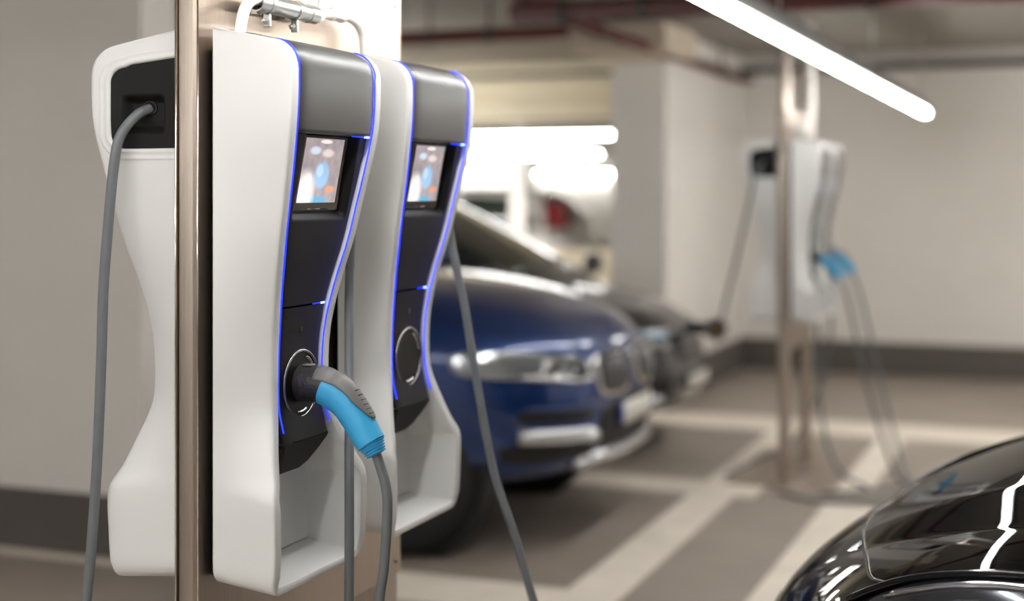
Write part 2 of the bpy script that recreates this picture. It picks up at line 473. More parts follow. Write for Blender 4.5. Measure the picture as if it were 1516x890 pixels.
def make_charger():
    t = thing('charging_unit', '', 'charging station')
    # mounting plate between the unit and the steel panel
    bm = bmesh.new(); box(bm, -.0195, .002, -.148, .148, .02, .955, .012, 3); obj('mounting_plate', bm, M_black, t, angle=40)
    obj('shell', shell_bm(), M_shell, t, angle=45)
    # hood: from its lower ledge up the front and over the top
    prof = [(z, dz_(z)) for z in [ZH + (.914 - ZH) * k / 16 for k in range(17)]]
    prof = [(x + .0015, z) for z, x in prof]
    R = .053
    for k in range(1, 10):
        a = k / 9 * PI / 2 * .93; prof.append((.1615 - R + R * math.cos(a), .9155 + R * math.sin(a)))
    xe, ze = prof[-1]
    for k in range(1, 8): prof.append((xe * (1 - k / 7) + .002, ze + (.9915 - ze) * k / 7))
    rows = []
    for (x, z) in prof:
        hw = wz_(min(z, .93)) - FL - .0025; row = []
        for j in range(31):
            v = -1 + j / 15; e = .005 * abs(v) ** 10
            row.append(Vector((max(x - e, .001), v * hw, z - (e if z > .95 else 0))))
        row = [row[0] + Vector((-.012 if z < .95 else 0, 0, -.0 if z < .95 else -.012))] + row + [row[-1] + Vector((-.012 if z < .95 else 0, 0, 0 if z < .95 else -.012))]
        rows.append(row)
    rows = [[p + Vector((-.03, 0, 0)) for p in rows[0]], [p + Vector((-.002, 0, -.001)) for p in rows[0]]] + rows
    bm = bmesh.new(); grid_mesh(bm, rows); obj('hood', bm, M_dark, t, angle=60)
    # screen panel with its niche
    def niche(y, z):
        return -.016 * (sstep(-.100, -.088, y) - sstep(.088, .100, y)) * sstep(ZS0 - .014, ZS0 + .002, z)
    o = obj('screen_panel', surf_panel(ZM + .002, ZH - .001, -.006, FL + .003, niche, nz=90, ny=70), M_panel, t, angle=60)
    x0, x1 = dz_(ZS0), dz_(ZS1)
    def tilted(y0, y1, z0, z1, off, th, bev=.0):
        bm = bmesh.new(); rr = []
        for (z, y) in ((z0, y0), (z0, y1), (z1, y1), (z1, y0)):
            x = x0 + (x1 - x0) * (z - ZS0) / (ZS1 - ZS0) + off; rr.append(Vector((x, y, z)))
        a = [bm.verts.new(p) for p in rr]; b = [bm.verts.new(p + Vector((-th, 0, 0))) for p in rr]
        bm.faces.new(a); bm.faces.new(b[::-1])
        for i in range(4): bm.faces.new((a[i], a[(i + 1) % 4], b[(i + 1) % 4], b[i]))
        if bev: bmesh.ops.bevel(bm, geom=bm.edges[:], offset=bev, segments=2, affect='EDGES')
        return bm
    fr = obj('screen_frame', tilted(-.086, .086, ZS0 + .004, ZS1 + .002, -.0185, .006, .0015), M_gloss, t, angle=40)
    obj('screen', tilted(-.074, .066, ZS0 + .018, ZS1 - .002, -.0178, .001), M_screen, fr, smooth=False)
    bm = bmesh.new(); tube(bm, [(dz_(ZS0) - .020, -.03, ZS0 + .007), (dz_(ZS0) - .020, .045, ZS0 + .007)], .003, 8); obj('sensor_strip', bm, M_chrome, fr)
    # lower panel with the socket opening
    def hwl(z): return min(wz_(z) - FL - .003, .081)
    lo = obj('socket_panel', surf_panel(ZL, ZM - .002, -.0045, 0, None, nz=110, ny=80, hw=hwl,
             skip=lambda c: (c.y - SOCK.y) ** 2 + (c.z - SOCK.z) ** 2 < .0585 ** 2 and c.x > .07), M_panel, t, angle=60)
    bm = bmesh.new()
    lathe(bm, [(-.005 + .0028 * math.cos(a), .0612 + .0028 * math.sin(a)) for a in [2 * PI * k / 10 for k in range(10)]], 'x', SOCK, 64, close=True)
    ring = obj('socket_ring', bm, M_ring, t)
    bm = bmesh.new()
    lathe(bm, [(-.006, .063), (-.005, .0605), (-.007, .056), (-.014, .050), (-.020, .044), (-.022, .040), (-.019, .0385), (-.019, .0365), (-.048, .035), (-.048, .0)], 'x', SOCK, 64)
    so = obj('socket', bm, M_socket, t, angle=50)
    bm = bmesh.new()
    lathe(bm, [(-.048, .026), (-.030, .026), (-.030, .0)], 'x', SOCK, 40)
    obj('contact_block', bm, M_socket, so, angle=40)
    bm = bmesh.new()
    for (y, z) in ((0, 0), (.013, .002), (-.013, .002), (.007, -.012), (-.007, -.012), (.006, .013), (-.006, .013)):
        lathe(bm, [(-.031, .0032), (-.0285, .0032), (-.0285, .002), (-.030, 0)], 'x', SOCK + Vector((0, y, z)), 14)
    obj('contact_sleeves', bm, M_ring, so)
    for a0, a1, rr, q in ((.25, 1.15, .0525, .0030), (-1.75, -1.15, .0515, .0026)):      # bright hinge pieces of the flap inside the ring
        bm = bmesh.new(); tube(bm, [SOCK + Vector((-.0065, math.cos(a0 + (a1 - a0) * k / 10) * rr, math.sin(a0 + (a1 - a0) * k / 10) * rr)) for k in range(11)], q, 8)
        obj('flap_hinge', bm, M_chrome, so)
    bm = bmesh.new()   # small padlock sign above the socket
    zz = .449; xx = dz_(zz) - .0042
    tube(bm, [(xx, .0 + .0045 * math.cos(a), zz + .005 + .0055 * math.sin(a)) for a in [PI * k / 8 for k in range(9)]], .0008, 6)
    box(bm, xx - .001, xx + .0006, -.0055, .0055, zz - .005, zz + .005)
    obj('lock_symbol', bm, M_gloss, t, smooth=False)
    # chin: wedge below the socket panel, tapering back into the cavity
    bm = bmesh.new(); rows = []
    for z, xf, hw, e in ((ZL - .001, dz_(ZL) - .005, .081, 0), (ZL - .008, dz_(ZL) - .008, .0805, 0), (.225, .082, .068, 0), (.200, .066, .053, 0), (.187, .052, .045, 0)):
        rows.append([Vector((.021, -hw, z)), Vector((xf - .004, -hw, z)), Vector((xf, -hw + .004, z)), Vector((xf, hw - .004, z)), Vector((xf - .004, hw, z)), Vector((.021, hw, z))])
    grid_mesh(bm, rows); obj('chin', bm, M_panel, t, angle=25)
    # blue light lines
    def led(sgn):
        pts = []
        for k in range(40):
            z = .272 + (.914 - .272) * k / 39
            hw = wz_(z) - FL - .0005
            pts.append((dz_(z) - .0015, sgn * min(hw, .0825 + max(0, z - .35)), z))
        for k in range(1, 10):
            a = k / 9 * PI / 2 * .93; pts.append((.1605 - R + R * math.cos(a), sgn * (.167 - FL - .0005), .9145 + R * math.sin(a)))
        bm = bmesh.new(); tube(bm, pts, .0014, 8); obj('light_line', bm, M_led, t)
    led(1); led(-1)
    for zc, xo, w2 in ((ZH - .0015, .0015, wz_(ZH) - FL - .004), (ZM, -.006, wz_(ZM) - FL - .004)):
        bm = bmesh.new(); tube(bm, [(dz_(zc) + xo - .003, w2 * .45, zc), (dz_(zc) + xo - .003, w2, zc)], .0011, 8)
        ll = obj('cross_light_line', bm, M_led, t)
        bm = bmesh.new(); tube(bm, [(dz_(zc) + xo - .0022, w2 * .80, zc), (dz_(zc) + xo - .0022, w2 * .93, zc)], .0020, 8)
        obj('light_spot', bm, M_leddot, ll)
    # cable outlet on the +y side: dark field with a square funnel, in a raised white rim
    def pocket(x, z):
        a = sstep(.026, .040, x) - sstep(.094, .108, x); b = sstep(.803, .822, z) - sstep(.862, .877, z)
        return a * b
    nx, nz = 56, 70; x0, x1, z0, z1 = INLAY
    bm = bmesh.new(); V = {}
    for i in range(nx + 1):
        for j in range(nz + 1):
            x = x0 + (x1 - x0) * i / nx; z = z0 + (z1 - z0) * j / nz
            y = side_y(x, z) - .0025 - .0225 * pocket(x, z)
            V[i, j] = bm.verts.new((x, y, z))
    for i in range(nx):
        for j in range(nz):
            c = sum((V[q].co for q in ((i, j), (i + 1, j), (i + 1, j + 1), (i, j + 1))), Vector()) / 4
            if in_inlay(c.x, c.z, .002): bm.faces.new((V[i, j], V[i + 1, j], V[i + 1, j + 1], V[i, j + 1]))
    for v in [v for v in bm.verts if not v.link_faces]: bm.verts.remove(v)
    inl = obj('cable_outlet', bm, M_panel, t)
    # rim: a soft raised band round the field
    zt = lambda x: z1 - .12 * x
    def loop(g):
        r = .03 + g; cx = x1 - .03; zl = zt(x1)
        pts = [(x0 + (cx - x0) * k / 8, z0 - g) for k in range(8)]
        pts += [(cx + r * math.sin(a), z0 + .03 - r * math.cos(a)) for a in [PI / 2 * k / 12 for k in range(13)]]
        pts += [(cx + r * math.cos(a), zl - .03 + r * math.sin(a)) for a in [PI / 2 * k / 12 for k in range(1, 13)]]
        pts += [(cx + (x0 - cx) * k / 8, zt(cx + (x0 - cx) * k / 8) + g - .12 * 0 * k) for k in range(1, 9)]
        return pts
    rows = []
    for g, h in ((-.004, -.006), (-.003, -.001), (-.001, .0022), (.002, .0030), (.005, .0018), (.009, .0006), (.012, .0016), (.0155, .0022), (.019, -.001)):
        rows.append([Vector((x, side_y(x, z) + h, z)) for x, z in loop(g)])
    bm = bmesh.new(); grid_mesh(bm, rows)
    obj('outlet_rim', bm, M_shell, t)
    bm = bmesh.new(); lathe(bm, [(.136, .013), (.1432, .013), (.1432, .0105), (.139, .0105), (.139, 0)], 'y', (.066, 0, .853), 28); obj('cable_gland', bm, M_black, inl, angle=40)
    return t

XB, ZB = -1.397, .847
Y1, Y2 = 2.28, 2.733
XP = -1.4165   # right face of the steel panel
proto = make_charger()
proto.location = (XB, Y1, ZB)
tag(proto, 'white and anthracite charging unit with the blue plug inserted, nearest the camera', 'charging station', None)
cu2 = copy_tree(proto); cu2.location = (XB, Y2, ZB); tag(cu2, 'white and anthracite charging unit with its round socket empty, behind the plugged-in one')
cuL = copy_tree(proto); cuL.location = (-1.474, 2.29, ZB); cuL.rotation_euler = (0, 0, PI)
for ch in cuL.children:
    ch.scale.x = .3 if 'plate' in ch.name else 1.18
tag(cuL, 'white charging unit left of the steel post, dark cable outlet facing the camera')
DY = 5.45
f1 = copy_tree(proto); f1.location = (XB, Y1 + DY, ZB); tag(f1, 'nearer of the two distant blurred charging units on the right of the far steel stand')
f2 = copy_tree(proto); f2.location = (XB, Y2 + DY, ZB); tag(f2, 'farther of the two distant blurred charging units on the right of the far steel stand')
f3 = copy_tree(proto); f3.location = (-1.474, 2.29 + DY, ZB); f3.rotation_euler = (0, 0, PI)
for ch in f3.children:
    ch.scale.x = .3 if 'plate' in ch.name else 1.18; 
for u in (f1, f2, f3):       # the distant units stand with their light lines off
    for ch in u.children:
        if 'light_line' in ch.name:
            for q in [ch] + list(ch.children):
                q.material_slots[0].link = 'OBJECT'; q.material_slots[0].material = M_panel
tag(f3, 'distant blurred charging unit on the left of the far steel stand')

# ------------------------------------------------------------------ steel stand
def make_stand(t):
    XL = XP - .0485
    for y0 in (2.103, 2.755):
        bm = bmesh.new(); box(bm, XL + .0035, XP - .0035, y0 + .001, y0 + .135, .012, 2.36, .004, 2); obj('post', bm, M_steel2, t, angle=40)
    bm = bmesh.new(); box(bm, XP - .0026, XP, 2.100, 2.898, .69, 1.985, .001, 1)
    box(bm, XP - .012, XP, 2.100, 2.1022, .69, 1.985)
    obj('panel', bm, M_steel, t, angle=40)
    bm = bmesh.new(); box(bm, XL, XL + .0026, 2.100, 2.898, .69, 1.985, .001, 1)
    obj('panel', bm, M_steel, t, angle=40)
    for x in (XP - .0016, XL + .0016):
        bm = bmesh.new(); tube(bm, [(x, 2.0995, .69), (x, 2.0995, 1.985)], .0016, 8); obj('edge_fold', bm, M_steeledge, t)
    bm = bmesh.new(); box(bm, XP - .30, XP + .25, 1.98, 3.02, .0, .012, .003, 1); obj('base_plate', bm, M_steel, t, angle=40)
    for y in (2.16, 2.84):
        for s in (-.12, .10):
            bm = bmesh.new(); lathe(bm, [(.012, .016), (.022, .016), (.024, .008), (.032, .008), (.032, 0)], 'z', (XP - .02 + s, y, 0), 6); obj('anchor_bolt', bm, M_galv, t, angle=30)
    for (y, z) in ((2.872, 1.966), (2.13, 1.966), (2.872, .72), (2.13, .72)):
        bm = bmesh.new(); lathe(bm, [(0, .006), (.002, .0055), (.0035, .003), (.0035, 0)], 'x', (XP, y, z), 16); obj('screw', bm, M_ring, t, angle=40)
    bm = bmesh.new()
    for y0 in (2.103, 2.755): box(bm, XL + .003, XP - .003, y0 - .0, y0 + .136, 2.36, 2.37, .002, 1)
    tube(bm, [(XP - .025, 2.17, 2.37), (XP - .025, 2.17, CEIL)], .008, 10)
    tube(bm, [(XP - .025, 2.82, 2.37), (XP - .025, 2.82, CEIL)], .008, 10)
    obj('ceiling_tie', bm, M_galv, t, angle=40)
st = thing('charging_stand', 'tall brushed steel stand carrying the near charging units', 'stand', (0, 0, 0))
make_stand(st)
# put the empty at its base
base = Vector((XP - .024, 2.5, 0)); st.location = base
for ch in st.children: ch.location = -base
st2 = copy_tree(st); st2.location = base + Vector((0, DY, 0)); tag(st2, 'distant blurred steel stand on a floor plate between the parking lines')

# ------------------------------------------------------------------ supply conduit and white cables above the near units
def conduit(dy, label):
    t = thing('supply_conduit', label, 'pipe', (XP, 2.4, 1.9)); t.location.y += dy
    O = Vector((XP, 2.4, 1.9)); XC = -1.383
    pr = []
    bm = bmesh.new()
    lathe(bm, [(2.232, .0155), (2.232, .0185), (2.262, .0185), (2.262, .0168), (2.415, .0168), (2.415, .0185), (2.445, .0185), (2.445, .0155)], 'y', Vector((XC, 0, 1.895)) - O, 28, close=True)
    obj('pipe', bm, M_galv, t, angle=40)
    for y in (2.272, 2.372):
        bm = bmesh.new(); q = Vector((XC, y, 1.895)) - O
        lathe(bm, [(-.006, .0172), (-.006, .0192), (.006, .0192), (.006, .0172)], 'y', q, 28, close=True)
        box(bm, q.x - .0335, q.x - .0165, q.y - .008, q.y + .008, q.z - .018, q.z + .004)
        box(bm, q.x - .007, q.x + .007, q.y - .0035, q.y + .0035, q.z - .042, q.z - .018, .001, 1)
        c = obj('pipe_clamp', bm, M_galv, t, angle=40)
        bm = bmesh.new(); tube(bm, [q + Vector((-.003, -.014, -.032)), q + Vector((-.003, .012, -.032))], .0028, 8)
        lathe(bm, [(-.008, .006), (-.0035, .006)], 'y', q + Vector((-.003, 0, -.032)), 6)
        obj('clamp_screw', bm, M_galv, c, angle=40)
    return t
conduit(0, 'short galvanised conduit clamped across the steel panel above the near charging units')
conduit(DY, 'short blurred conduit at the top of the distant steel stand')
def cable_thing(name, label, cat, pts, r, m, n=8, group=None, seg=12):
    O = Vector(pts[0]) if pts[0][2] < pts[-1][2] else Vector(pts[-1])
    bm = bmesh.new(); tube(bm, [p - O for p in catmull(pts, n)], r, seg)
    o = obj(name, bm, m); o.location = O
    return tag(o, label, cat, group)
XC = -1.383
cable_thing('supply_cable', 'white supply cable curving from the conduit down into the nearest charging unit', 'cable',
            [(XC, 2.30, 1.897), (XC + .002, 2.235, 1.899), (XC + .006, 2.195, 1.885), (XC + .008, 2.175, 1.86), (XC + .008, 2.165, 1.825)], .0105, M_whitecable)
cable_thing('supply_cable', 'white supply cable curving from the conduit down to the second charging unit', 'cable',
            [(XC, 2.43, 1.899), (XC, 2.47, 1.899), (XC, 2.53, 1.905), (XC, 2.60, 1.905), (XC + .002, 2.640, 1.885), (XC + .004, 2.650, 1.85), (XC + .004, 2.650, 1.80)], .0100, M_whitecable)
cable_thing('supply_cable', 'white supply cable rising from the conduit along the steel panel', 'cable',
            [(XC, 2.44, 1.892), (XC, 2.47, 1.893), (XC, 2.492, 1.925), (XC, 2.497, 1.97), (XC, 2.50, 2.3), (XC, 2.50, CEIL)], .0095, M_whitecable)
cable_thing('supply_cable', 'white supply cable looping up beside the conduit end', 'cable',
            [(XC + .004, 2.44, 1.888), (XC + .004, 2.458, 1.90), (XC + .004, 2.468, 1.93), (XC + .004, 2.472, 1.98), (XC + .004, 2.474, 2.3), (XC + .004, 2.474, CEIL)], .0070, M_whitecable)
bm = bmesh.new(); lathe(bm, [(0, .0105), (.0, .014), (.012, .0145), (.016, .0125), (.028, .0125), (.034, .014), (.046, .014), (.05, .0105)], 'y', (0, 0, 0), 10)
o = obj('cable_connector', bm, M_whitecable, angle=30); o.location = (XC, 2.515, 1.905); tag(o, 'white plastic connector on the supply cable right of the conduit', 'connector')
cable_thing('supply_cable', 'thick white supply cable on the distant stand', 'cable',
            [(XC, 2.62 + DY, 1.85), (XC, 2.62 + DY, 1.95), (XC, 2.64 + DY, 2.1), (XC, 2.64 + DY, 2.5)], .022, M_whitecable)

# ------------------------------------------------------------------ plug (plane y = const; x out of the socket, z up)
def make_plug(loc, label, cpts, hi=True):
    t = thing('charging_plug', label, 'plug', loc)
    # centre line of the handle relative to the socket centre
    cl = catmull([(-.020, 0, 0), (.010, 0, .001), (.038, 0, .000), (.062, 0, -.010), (.086, 0, -.028), (.108, 0, -.055), (.126, 0, -.082), (.141, 0, -.104), (.146, 0, -.112)], 5)
    def part(i0, i1, rad, nm, m, seg=28):
        bm = bmesh.new(); P = cl[i0:i1]; tube(bm, P, 0, seg, radii=[rad(i0 + k) for k in range(len(P))], side=(0, 1, 0)); return obj(nm, bm, m, t, angle=50)
    n = len(cl)
    # collar (dark), with grip ridges
    def rc(i):
        u = i / 14; r = .0335 - .003 * max(0, u - .5)
        if i in (6, 8, 10): r -= .0012
        if i < 2: r = .0315
        return (r * .96, r)
    part(0, 15, rc, 'collar', M_plug)
    def rg(i):
        u = (i - 12) / (n - 13); a = interp([(0, .0325), (.25, .030), (.5, .0285), (.8, .0275), (1, .0225)], u); b = interp([(0, .0345), (.15, .034), (.35, .0295), (.6, .0285), (.85, .0265), (1, .0215)], u)
        return (a, b)
    # blue grip
    part(12, 35, rg, 'grip', M_blue)
    # ribbed boot
    bm = bmesh.new(); P = []; rr = []
    a, b = Vector(cl[34]), Vector(cl[-1]) + Vector((.004, 0, -.008))
    for k in range(29):
        u = k / 28; P.append(a.lerp(b, u)); base_r = .0256 - .0072 * u
        rr.append(base_r - (.0027 if (k % 6) >= 3 and k > 2 else 0) - (.004 if k == 28 else 0))
    tube(bm, P, 0, 28, radii=rr, side=(0, 1, 0)); obj('cable_boot', bm, M_blue, t, angle=60)
    # grey back strip over the upper side, with six short ribs
    bm = bmesh.new(); rows = []
    idx = list(range(9, 29))
    for q, i in enumerate(idx):
        p = Vector(cl[i]); tg = (Vector(cl[min(i + 1, n - 1)]) - Vector(cl[i - 1])).normalized(); nb = Vector((0, 1, 0)); up = tg.cross(nb); up = up if up.z > 0 or up.x > 0 else -up
        if up.dot(Vector((.5, 0, 1))) < 0: up = -up
        ra, rb = rg(i) if i > 14 else rc(i)
        ra2, rb2 = ra + .0022, rb + .0022
        if i <= 14: ra2, rb2 = ra + .001, rb + .001
        half = interp([(0, 1.25), (.35, 1.0), (.7, .8), (.92, .45), (1, .12)], q / (len(idx) - 1))
        rows.append([p + nb * math.sin(f) * ra2 + up * math.cos(f) * rb2 for f in [half * (-1 + 2 * k / 16) for k in range(17)]])
    grid_mesh(bm, rows); bk = obj('back_strip', bm, M_plugtop, t); solid(bk, .003, 0)
    if hi:
        bm = bmesh.new()
        for i in range(6):
            f = 20.2 + i * 1.25; k = int(f); p = Vector(cl[k]).lerp(Vector(cl[k + 1]), f - k); tg = (Vector(cl[k + 1]) - Vector(cl[k])).normalized(); up = Vector((-tg.z, 0, tg.x)); up = up if up.z > 0 else -up
            c = p + up * (rg(k)[1] + .0030)
            tube(bm, [c + Vector((0, -.009, 0)) - up * .0012, c, c + Vector((0, .009, 0)) - up * .0012], .0012, 6)
        obj('ribs', bm, M_black, bk)
        bm = bmesh.new(); p = Vector(cl[5]); box(bm, p.x - .008, p.x + .010, -.010, .010, p.z + .0325, p.z + .0355, .001, 1); obj('latch', bm, M_plugtop, t, angle=40)
        bm = bmesh.new()
        for i, x in enumerate((.040, .046)): tube(bm, [(x + .012, -.011, .0262 - i * .0035), (x + .012, .006, .0262 - i * .0035)], .0012, 6)
        tube(bm, [(.058, -.009, .024), (.058, .007, .024), (.070, .007, .019), (.070, -.009, .019), (.058, -.009, .024)], .0009, 6)
        obj('raised_mark', bm, M_black, bk)
    bm = bmesh.new(); pts = [Vector(cl[-1]) - Vector((0.002, 0, -.006))] + [Vector(p) - Vector(loc) for p in cpts]
    tube(bm, catmull(pts, 8), .0092, 14); obj('cable', bm, M_cable, t)
    return t
loc = (XB + SOCK.x, Y1 + SOCK.y, ZB + SOCK.z)
make_plug(loc, 'light blue and dark grey charging plug inserted in the nearest charging unit, cable hanging down',
          [(-1.158, 2.284, 1.06), (-1.146, 2.285, 1.02), (-1.143, 2.285, .974), (-1.149, 2.284, .877), (-1.159, 2.283, .80), (-1.168, 2.28, .6), (-1.17, 2.27, .35), (-1.15, 2.25, .12), (-1.12, 2.2, .012)])
l1 = (XB + SOCK.x, Y1 + DY + SOCK.y, ZB + SOCK.z); l2 = (XB + SOCK.x, Y2 + DY + SOCK.y, ZB + SOCK.z)
make_plug(l1, 'distant blue plug in the nearer far unit, its cable falling to the floor', [(-1.12, 7.74, .95), (-1.05, 7.76, .6), (-.97, 7.78, .3), (-.91, 7.8, .10), (-.87, 7.82, .012), (-.80, 7.7, .012), (-.86, 7.3, .012), (-1.15, 7.12, .012), (-1.4, 7.25, .012)], hi=False)
make_plug(l2, 'distant blue plug in the farther far unit, its cable falling to the floor', [(-1.12, 8.20, .95), (-1.04, 8.2, .6), (-.96, 8.15, .3), (-.90, 8.1, .10), (-.86, 8.0, .012), (-.8, 7.7, .02), (-.95, 7.4, .03), (-1.2, 7.3, .012)], hi=False)

# ------------------------------------------------------------------ tethered cables
def outlet(cx, cy, rot, dy=0):
    return (cx + (.066 if not rot else -.066), cy + (.139 if not rot else -.139) + dy, ZB + .853)
cable_thing('charging_cable', 'grey charging cable hanging between the two near charging units', 'cable',
            [outlet(XB, Y1, 0), (XB + .070, Y1 + .168, ZB + .835), (XB + .078, Y1 + .190, ZB + .78), (XB + .080, Y1 + .196, ZB + .66), (XB + .080, Y1 + .187, ZB + .5), (XB + .090, Y1 + .168, ZB + .40), (XB + .106, Y1 + .138, ZB + .32), (XB + .126, Y1 + .101, ZB + .25), (XB + .142, Y1 + .071, ZB + .18), (XB + .149, Y1 + .058, ZB + .08), (XB + .150, Y1 + .055, ZB - .06), (XB + .149, Y1 + .053, ZB - .3), (XB + .16, Y1 + .04, ZB - .6), (XB + .19, Y1 - .0, ZB - .79), (XB + .30, Y1 - .12, .0115)], .0092, M_cable)
cable_thing('charging_cable', 'grey charging cable slanting down in front of the blue car from behind the second unit', 'cable',
            [outlet(XB, Y2, 0), (XB + .072, Y2 + .165, ZB + .83), (XB + .085, Y2 + .175, ZB + .75), (XB + .10, Y2 + .17, ZB + .61), (XB + .135, Y2 + .17, ZB + .452), (XB + .155, Y2 + .167, ZB + .348), (XB + .204, Y2 + .167, ZB + .097), (XB + .256, Y2 + .167, ZB - .05), (XB + .301, Y2 + .167, ZB - .19), (XB + .39, Y2 + .16, ZB - .45), (XB + .5, Y2 + .12, ZB - .70), (XB + .58, Y2 + .05, ZB - .81), (XB + .68, Y2 - .1, .0115)], .0092, M_cable)
cable_thing('charging_cable', 'grey charging cable coming out of the left unit and hanging in front of the wall', 'cable',
            [(-1.552, 2.151, ZB + .853), (-1.565, 2.125, ZB + .838), (-1.585, 2.105, ZB + .80), (-1.595, 2.10, ZB + .745), (-1.607, 2.10, ZB + .64), (-1.617, 2.10, ZB + .53), (-1.622, 2.10, ZB + .40), (-1.629, 2.10, ZB + .25), (-1.640, 2.10, ZB + .10), (-1.655, 2.10, ZB - .04), (-1.68, 2.08, ZB - .3), (-1.70, 2.05, ZB - .6), (-1.69, 1.95, ZB - .79), (-1.62, 1.8, .0115)], .0094, M_cable)
# far stand: cable of the left unit runs to the dark car's plug
cable_thing('charging_cable', 'thin blurred cable between the far stand and the plug on the dark car', 'cable',
            [(-1.552, 2.151 + DY, ZB + .853), (-1.585, 7.55, ZB + .80), (-1.62, 7.57, 1.50), (-1.72, 7.72, 1.2), (-1.83, 7.95, .95), (-1.92, 8.2, .80), (-1.97, 8.38, .735)], .0100, M_cable)
cable_thing('charging_cable', 'blurred cable hanging straight down beside the posts of the far stand', 'cable',
            [outlet(XB, Y1, 0, DY), (XB + .075, Y1 + .19 + DY, 1.62), (XB + .08, Y1 + .19 + DY, 1.3), (XB + .085, Y1 + .19 + DY, .6), (XB + .12, Y1 + .2 + DY, .2), (XB + .22, Y1 + .1 + DY, .024), (XB + .4, Y1 - .2 + DY, .0115)], .0096, M_cable)
cable_thing('charging_cable', 'blurred cable hanging from the back of the far stand to the floor', 'cable',
            [outlet(XB, Y2, 0, DY), (XB + .075, Y2 + .18 + DY, 1.62), (XB + .07, Y2 + .185 + DY, 1.3), (XB + .07, Y2 + .185 + DY, .6), (XB - .12, Y2 + .2 + DY, .1), (XB - .27, Y2 - .1 + DY, .024), (XB - .35, Y2 - .6 + DY, .0115)], .0096, M_cable)
# ------------------------------------------------------------------ cars (local: x forward, y left, z up; s = distance behind the nose)
M_blackpaint = mat('black_metallic_paint', lin(8, 8, 10), .5, metal=0, coat=.7, coatr=.012, spec=.0)
M_bluepaint = mat('blue_metallic_paint', lin(12, 50, 108), .34, metal=.5, coat=1, coatr=.03)
M_darkbluepaint = mat('blue_black_paint', lin(30, 33, 44), .3, metal=.35, coat=1, coatr=.03)
M_whitepaint = mat('white_paint', lin(228, 226, 224), .35, coat=1)
M_glass = mat('tinted_glass', lin(34, 46, 40), .05, coat=.6, spec=.8)
M_lens = mat('headlight_lens', lin(190, 196, 200), .12, metal=.75, coat=1)
M_lensdark = mat('headlight_inside', lin(70, 74, 80), .15, metal=.7, coat=1)
M_tyre = mat('tyre_rubber', lin(24, 24, 25), .7)
M_rim = mat('alloy_rim', lin(120, 122, 126), .25, metal=.9)
M_silver = mat('silver_trim', lin(206, 208, 212), .25, metal=.7)
M_plate = mat('number_plate_white', lin(226, 224, 216), .4)
M_plateblue = mat('number_plate_blue', lin(30, 60, 160), .4)
M_redlens = mat('red_tail_lens', lin(120, 14, 24), .12, coat=1)

def shape_fn(P):
    L, zb = P['L'], P['zb']; top = smooth_tab(P['top']); hwt = smooth_tab(P['hw']); N = P.get('n', 7.0)
    sweep = P['sweep']; rake = smooth_tab(P['rake']); crown = P.get('crown', .05)
    def f(a, b, c):
        r = (abs(a * P.get('ka', 1)) ** N + abs(b) ** N + abs(c) ** N) ** (1 / N)
        m = max(abs(a), abs(b), abs(c)); k = m / r if r > 0 else 1
        a, b, c = a * k, b * k, c * k
        s = (1 - a) / 2 * L
        wf = max(0, 1 - s / P.get('fade', 1.3)) ** 1.5; wr = max(0, 1 - (L - s) / 1.2) ** 1.5
        s2 = s + wf * (sweep[0] * abs(b) ** sweep[1] + interp(rake, c))
        s2 -= wr * (.22 * abs(b) ** 3 + .10 * abs(c) ** 3)
        side = interp(P['side'], c)
        y = b * interp(hwt, s2) * side
        zt = interp(top, s2) - crown * abs(b) ** P.get('crownp', 2.2)
        if 'ridge' in P and c > .5: zt += P['ridge'](s2, b, y)
        z = zb + (zt - zb) * (c + 1) / 2
        return Vector((L / 2 - s2, y, z))
    return f

def box_surface(fn, na, nb, nc, dens=None):
    """closed box grid pushed through fn"""
    bm = bmesh.new(); V = {}
    A = dens or [-1 + 2 * i / na for i in range(na + 1)]; na = len(A) - 1
    Bq = [math.sin(PI / 2 * (-1 + 2 * j / nb)) * .5 + .5 * (-1 + 2 * j / nb) for j in range(nb + 1)]
    Cq = [math.sin(PI / 2 * (-1 + 2 * j / nc)) * .5 + .5 * (-1 + 2 * j / nc) for j in range(nc + 1)]
    def v(i, j, k):
        if (i, j, k) not in V: V[i, j, k] = bm.verts.new(fn(A[i], Bq[j], Cq[k]))
        return V[i, j, k]
    for i in range(na):
        for j in range(nb):
            for k in (0, nc): bm.faces.new((v(i, j, k), v(i + 1, j, k), v(i + 1, j + 1, k), v(i, j + 1, k)))
        for k in range(nc):
            for j in (0, nb): bm.faces.new((v(i, j, k), v(i + 1, j, k), v(i + 1, j, k + 1), v(i, j, k + 1)))
    for j in range(nb):
        for k in range(nc):
            for i in (0, na): bm.faces.new((v(i, j, k), v(i, j + 1, k), v(i, j + 1, k + 1), v(i, j, k + 1)))
    bmesh.ops.recalc_face_normals(bm, faces=bm.faces[:])
    return bm

def patch(bvh, cs, nu=14, nv=10, off=.004, rnd=0, skin=.012):
    """four corners (tl, tr, br, bl), laid on the body surface; rnd>0 rounds the outline"""
    tl, tr, br, bl = [Vector(c) for c in cs]; bm = bmesh.new(); rows = []
    for i in range(nv + 1):
        row = []
        for j in range(nu + 1):
            u, v = 2 * j / nu - 1, 2 * i / nv - 1
            if rnd > 0:
                n = rnd; m = max(abs(u), abs(v)); q = (abs(u) ** n + abs(v) ** n) ** (1 / n)
                if q > 0: u, v = u * m / q, v * m / q
            a, b = (u + 1) / 2, (v + 1) / 2
            p = tl.lerp(tr, a).lerp(bl.lerp(br, a), b)
            h, nn, _, _ = bvh.find_nearest(p)
            row.append(h + nn * off)
        rows.append(row)
    grid_mesh(bm, rows)
    return bm

